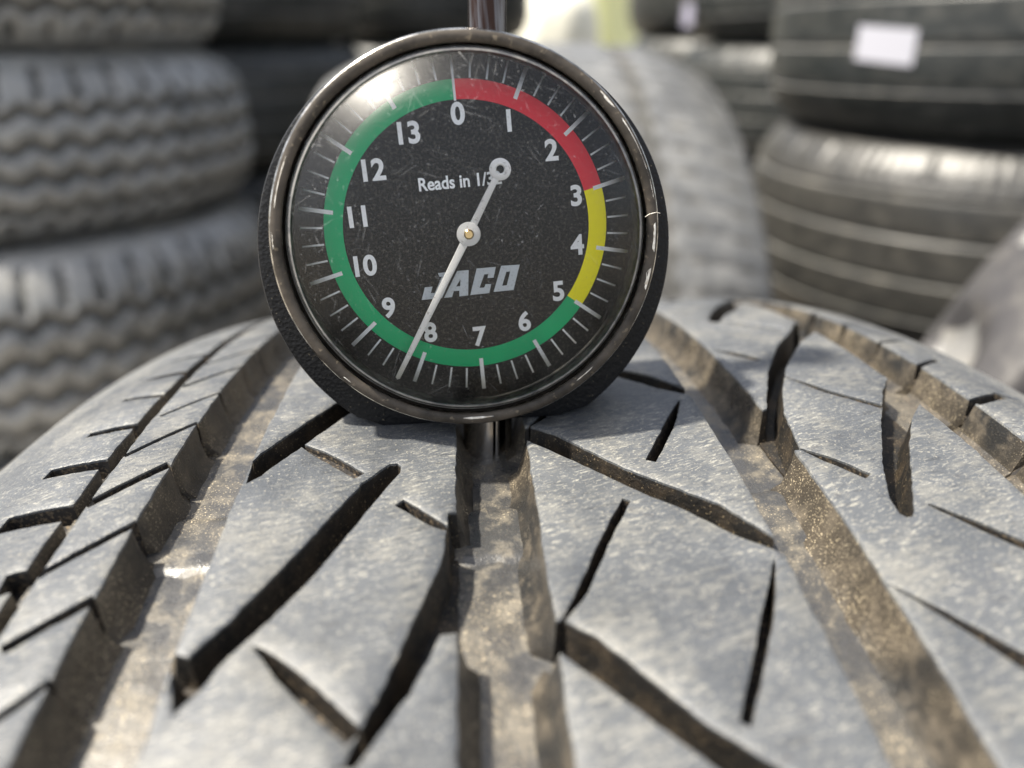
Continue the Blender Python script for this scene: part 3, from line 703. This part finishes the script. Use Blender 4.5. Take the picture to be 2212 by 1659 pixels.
def tyre_meshes(R, W, kind, shoulder):
    key = (R, W, kind, shoulder)
    if key in meshes: return meshes[key]
    NT = 420; nt_ = 100 if kind == 'rib' else 64; hw = W / 2 - .012; V = []; D = []
    T = np.linspace(-1, 1, nt_)
    for i in range(NT):
        a = 2 * math.pi * i / NT; c, s = math.cos(a), math.sin(a)
        for t in T:
            crown = shoulder * abs(t) ** 4
            pd = pat(kind, t, a); D.append(pd); r = R - crown - (.018 if kind == 'oval' else .0022 if kind == 'chevron' else .0075 if kind == 'zigzag' else .006) * pd
            V.append((t * hw, r * s, r * c))
    F = [(i * nt_ + j, i * nt_ + j + 1, ((i + 1) % NT) * nt_ + j + 1, ((i + 1) % NT) * nt_ + j) for i in range(NT) for j in range(nt_ - 1)]
    D = np.array(D); tr = mesh('tread', V, F, 40, [1 if D[list(f)].mean() > (.3 if kind == 'rib' else .55) else 0 for f in F]); out = [tr]
    rs = R - shoulder
    for sg in (-1, 1):
        pr = [(hw - .001, rs - .0005), (hw + .005, rs - .006), (hw + .010, rs - .02), (hw + .012, rs - .05), (hw + .008, rs - .08), (hw - .004, R * .70), (hw - .012, R * .645), (hw - .022, R * .64), (hw - .026, R * .67), (hw - .016, rs - .06)]
        V, F = lathe([(r, x * sg) for x, r in pr], 120)
        V = [(z, y, x) for x, y, z in V]
        if sg < 0: F = [f[::-1] for f in F]
        out.append(mesh('sidewall', V, F, 50))
    meshes[key] = out; return out
def bg_tyre(loc, R, W, kind, mat, label, group, lying=True, turn=0.0, yaw=0.0, shoulder=.012, name='stacked_tyre'):
    ms_ = tyre_meshes(R, W, kind, shoulder)
    if lying: rot = Matrix.Rotation(turn, 4, 'Z') @ Matrix.Rotation(math.pi / 2, 4, 'Y')
    else: rot = Matrix.Rotation(yaw, 4, 'Z') @ Matrix.Rotation(turn, 4, 'X')
    e = empty(name); e.matrix_world = Matrix.Translation(loc) @ rot
    tag(e, label, 'tyre', group)
    for k, me in enumerate(ms_):
        while len(me.materials) < (2 if k == 0 else 1): me.materials.append(None)
        o = bpy.data.objects.new('tread' if k == 0 else 'sidewall', me); COL.objects.link(o); o.parent = e
        o.material_slots[0].link = 'OBJECT'; o.material_slots[0].material = mat
        if k == 0: o.material_slots[1].link = 'OBJECT'; o.material_slots[1].material = (OVALS if kind == 'oval' else LITLINES if kind == 'rib' else GAP)
    return e
STACKS = [
 # name of the place, x, y, [(z_bottom, z_top, R, kind, mat, dx, dy, label)]
 ('left', -.649, 1.05, [(-.66, -.40, .33, 'zigzag', GREY, 0, -.10, 'bottom grey tyre of the blurred stack on the left'),
   (-.40, -.152, .33, 'zigzag', GREY, .02, -.05, 'third tyre down in the left stack, its shiny blocky tread just above the foreground tyre'),
   (-.152, .055, .33, 'zigzag', GREY, 0, 0, 'grey tyre with zigzag tread and bright glints in the middle of the left stack'),
   (.055, .285, .33, 'zigzag', GREY, -.015, .01, 'tyre at the upper left corner on top of the left stack'),
   ]),
 ('right', .745, .90, [(-.66, -.30, .32, 'rib', DIRTY, 0, 0, 'lowest brownish tyre of the stack on the right'),
   (-.30, -.053, .335, 'rib', DIRTY, 0, 0, 'brown dusty tyre under the black tyre with the white sticker'),
   (-.053, .19, .33, 'rib', BLACK, 0, 0, 'black ribbed tyre with a white sticker on the right stack'),
   (.19, .42, .33, 'rib', BLACK, .01, 0, 'black ribbed tyre on top of the right stack')]),
 ('rear right', .83, 1.66, [(-.66 + .235 * k, -.425 + .235 * k, .33, 'rib', BLACK, 0, 0, 'dark ribbed tyre, %s from the ground, in the stack behind the stickered one' % w_) for k, w_ in enumerate(('first', 'second', 'third', 'fourth', 'fifth'))]),
 ('rear left', -.54, 1.76, [(-.66 + .24 * k, -.42 + .24 * k, .33, 'rib', BLACK, 0, 0, 'dark ribbed tyre, %s from the ground, in the stack just behind the left stack' % w_) for k, w_ in enumerate(('first', 'second', 'third', 'fourth', 'fifth'))]),
 ('rear middle', -.105, 2.45, [(-.66 + .24 * k, -.42 + .24 * k, .33, 'rib', BLACK, 0, 0, 'dark ribbed tyre, %s from the ground, in the far stack behind the gauge' % w_) for k, w_ in enumerate(('first', 'second', 'third', 'fourth', 'fifth'))]),
 ('far right', .86, 2.42, [(-.66 + .24 * k, -.42 + .24 * k, .33, 'rib', BLACK, 0, 0, 'dark tyre, %s from the ground, in the far stack right of the yellow drum' % w_) for k, w_ in enumerate(('first', 'second', 'third', 'fourth', 'fifth'))]),
]
for nm, x, y, L in STACKS:
    for i, (z0, z1, R, kind, mat, dx, dy, lab) in enumerate(L):
        bg_tyre((x + dx, y + dy, (z0 + z1) / 2), R, z1 - z0, kind, mat, lab, 'tyres in the blurred stacks behind the gauge', True, i * .7 + x, shoulder=.032 if kind == 'zigzag' else .028)
        if nm == 'right' and i == 2:
            sm_ = M('white_sticker', .6, .3); sm_.col((.42, .42, .47)); V = []; F = []
            c0 = math.atan2(-(y + .11), -(x + .005)) - .21
            c0 = math.atan2(CP.y - y, CP.x - x) - .435
            for a in range(9):
                for b in range(5):
                    t = c0 + (-.5 + a / 8) * .21; zz = .045 + (b / 4 - .5) * .035 + (a / 8 - .5) * -.006
                    V.append((x + (R + .0012) * math.cos(t), y + (R + .0012) * math.sin(t), zz))
            F = [(a * 5 + b, a * 5 + 5 + b, a * 5 + 6 + b, a * 5 + 1 + b) for a in range(8) for b in range(4)]
            o = link('sticker', mesh('sticker', V, F, 180), [sm_.m]); tag(o, 'blank white rectangular sticker on the black tyre at the upper right', 'sticker')
sv = M('lilac_label', .6, .3); sv.col((.34, .33, .42)); V = []
c0 = math.atan2(CP.y - 1.66, CP.x - .83) - 1.22
for a in range(7):
    for b in range(5):
        t = c0 + (-.5 + a / 6) * .34; V.append((.83 + .3315 * math.cos(t), 1.66 + .3315 * math.sin(t), .10 + (b / 4 - .5) * .045))
o = link('label', mesh('label', V, [(a * 5 + b, a * 5 + 5 + b, a * 5 + 6 + b, a * 5 + 1 + b) for a in range(6) for b in range(4)], 180), [sv.m]); tag(o, 'small pale lilac label on the left side of the dark stack behind the stickered tyre', 'label')
bg_tyre((.05, .73, -.303), .357, .40, 'chevron', PALE, 'wide pale dusty tyre standing upright directly behind the gauge', None, False, .05, .0, .030, 'upright_tyre')
bg_tyre((.492, .245, -.30), .36, .25, 'oval', GREY2, 'shiny tyre with oval tread lugs standing at the right edge of the photo', None, False, .1, math.radians(-65), .06, 'upright_tyre')
# bright things seen through the gap
ym = M('yellow_plastic', .4, .5); ym.col((.80, .80, .42)); 
wm = M('white_woven_sack', .8, .3); wm.col((.88, .86, .74)); wm.bump(wm.noise(90, 3, .6), .003, .6)
dr = empty('plastic_drum', (.62, 3.7, GROUND)); tag(dr, 'bright yellow drum glimpsed between the far stacks at the top of the photo', 'drum')
V, F = lathe([(.001, 0), (.20, 0), (.215, .02), (.215, .22), (.225, .24), (.225, .27), (.215, .29), (.215, .52), (.225, .54), (.225, .57), (.215, .59), (.215, .93), (.19, .96), (.19, .94), (.001, .94)], 48)
link('drum_body', mesh('drum_body', V, F, 35), [ym.m], dr)
V, F = lathe([(.001, .958), (.185, .958), (.198, .965), (.198, .985), (.001, .99)], 48); link('drum_lid', mesh('drum_lid', V, F, 35), [ym.m], dr)
V = []; F = []
for i in range(17):
    f = i / 16; z = GROUND + .93 * f
    for k in range(28):
        a = 2 * math.pi * k / 28; q = (1 - abs(2 * f - 1) ** 5) ** .4 * .9 + .1
        r = .15 * q * (1 + .06 * math.sin(3 * a + 6 * f) + .04 * math.sin(7 * a - 9 * f))
        V.append((.42 + r * 1.15 * math.cos(a), 3.25 + r * .8 * math.sin(a), z))
F = [(i * 28 + k, i * 28 + (k + 1) % 28, (i + 1) * 28 + (k + 1) % 28, (i + 1) * 28 + k) for i in range(16) for k in range(28)] + [tuple(range(27, -1, -1)), tuple(16 * 28 + k for k in range(28))]
o = link('sack', mesh('sack', V, F, 60), [wm.m]); tag(o, 'pale sack standing in front of the yellow drum in the gap', 'sack')
pw = M('pale_painted_wall', .8, .3); pw.col(pw.mix(pw.ramp(pw.noise(4, 4, .6), [(.4, 0), (.6, 1)]), (.50, .50, .46), (.62, .62, .58)))
wl = empty('yard_wall', (0, 9, GROUND)); tag(wl, 'pale painted wall closing the yard beyond the tyre stacks', 'wall')
V, F = prism([(-12, -.1), (12, -.1), (12, .1), (-12, .1)], 0, 2.4, .01); link('wall_panel', mesh('wall_panel', V, F, 30), [pw.m], wl)
V, F = prism([(-12.05, -.15), (12.05, -.15), (12.05, .15), (-12.05, .15)], 2.402, 2.48, .01); link('coping', mesh('coping', V, F, 30), [pw.m], wl)
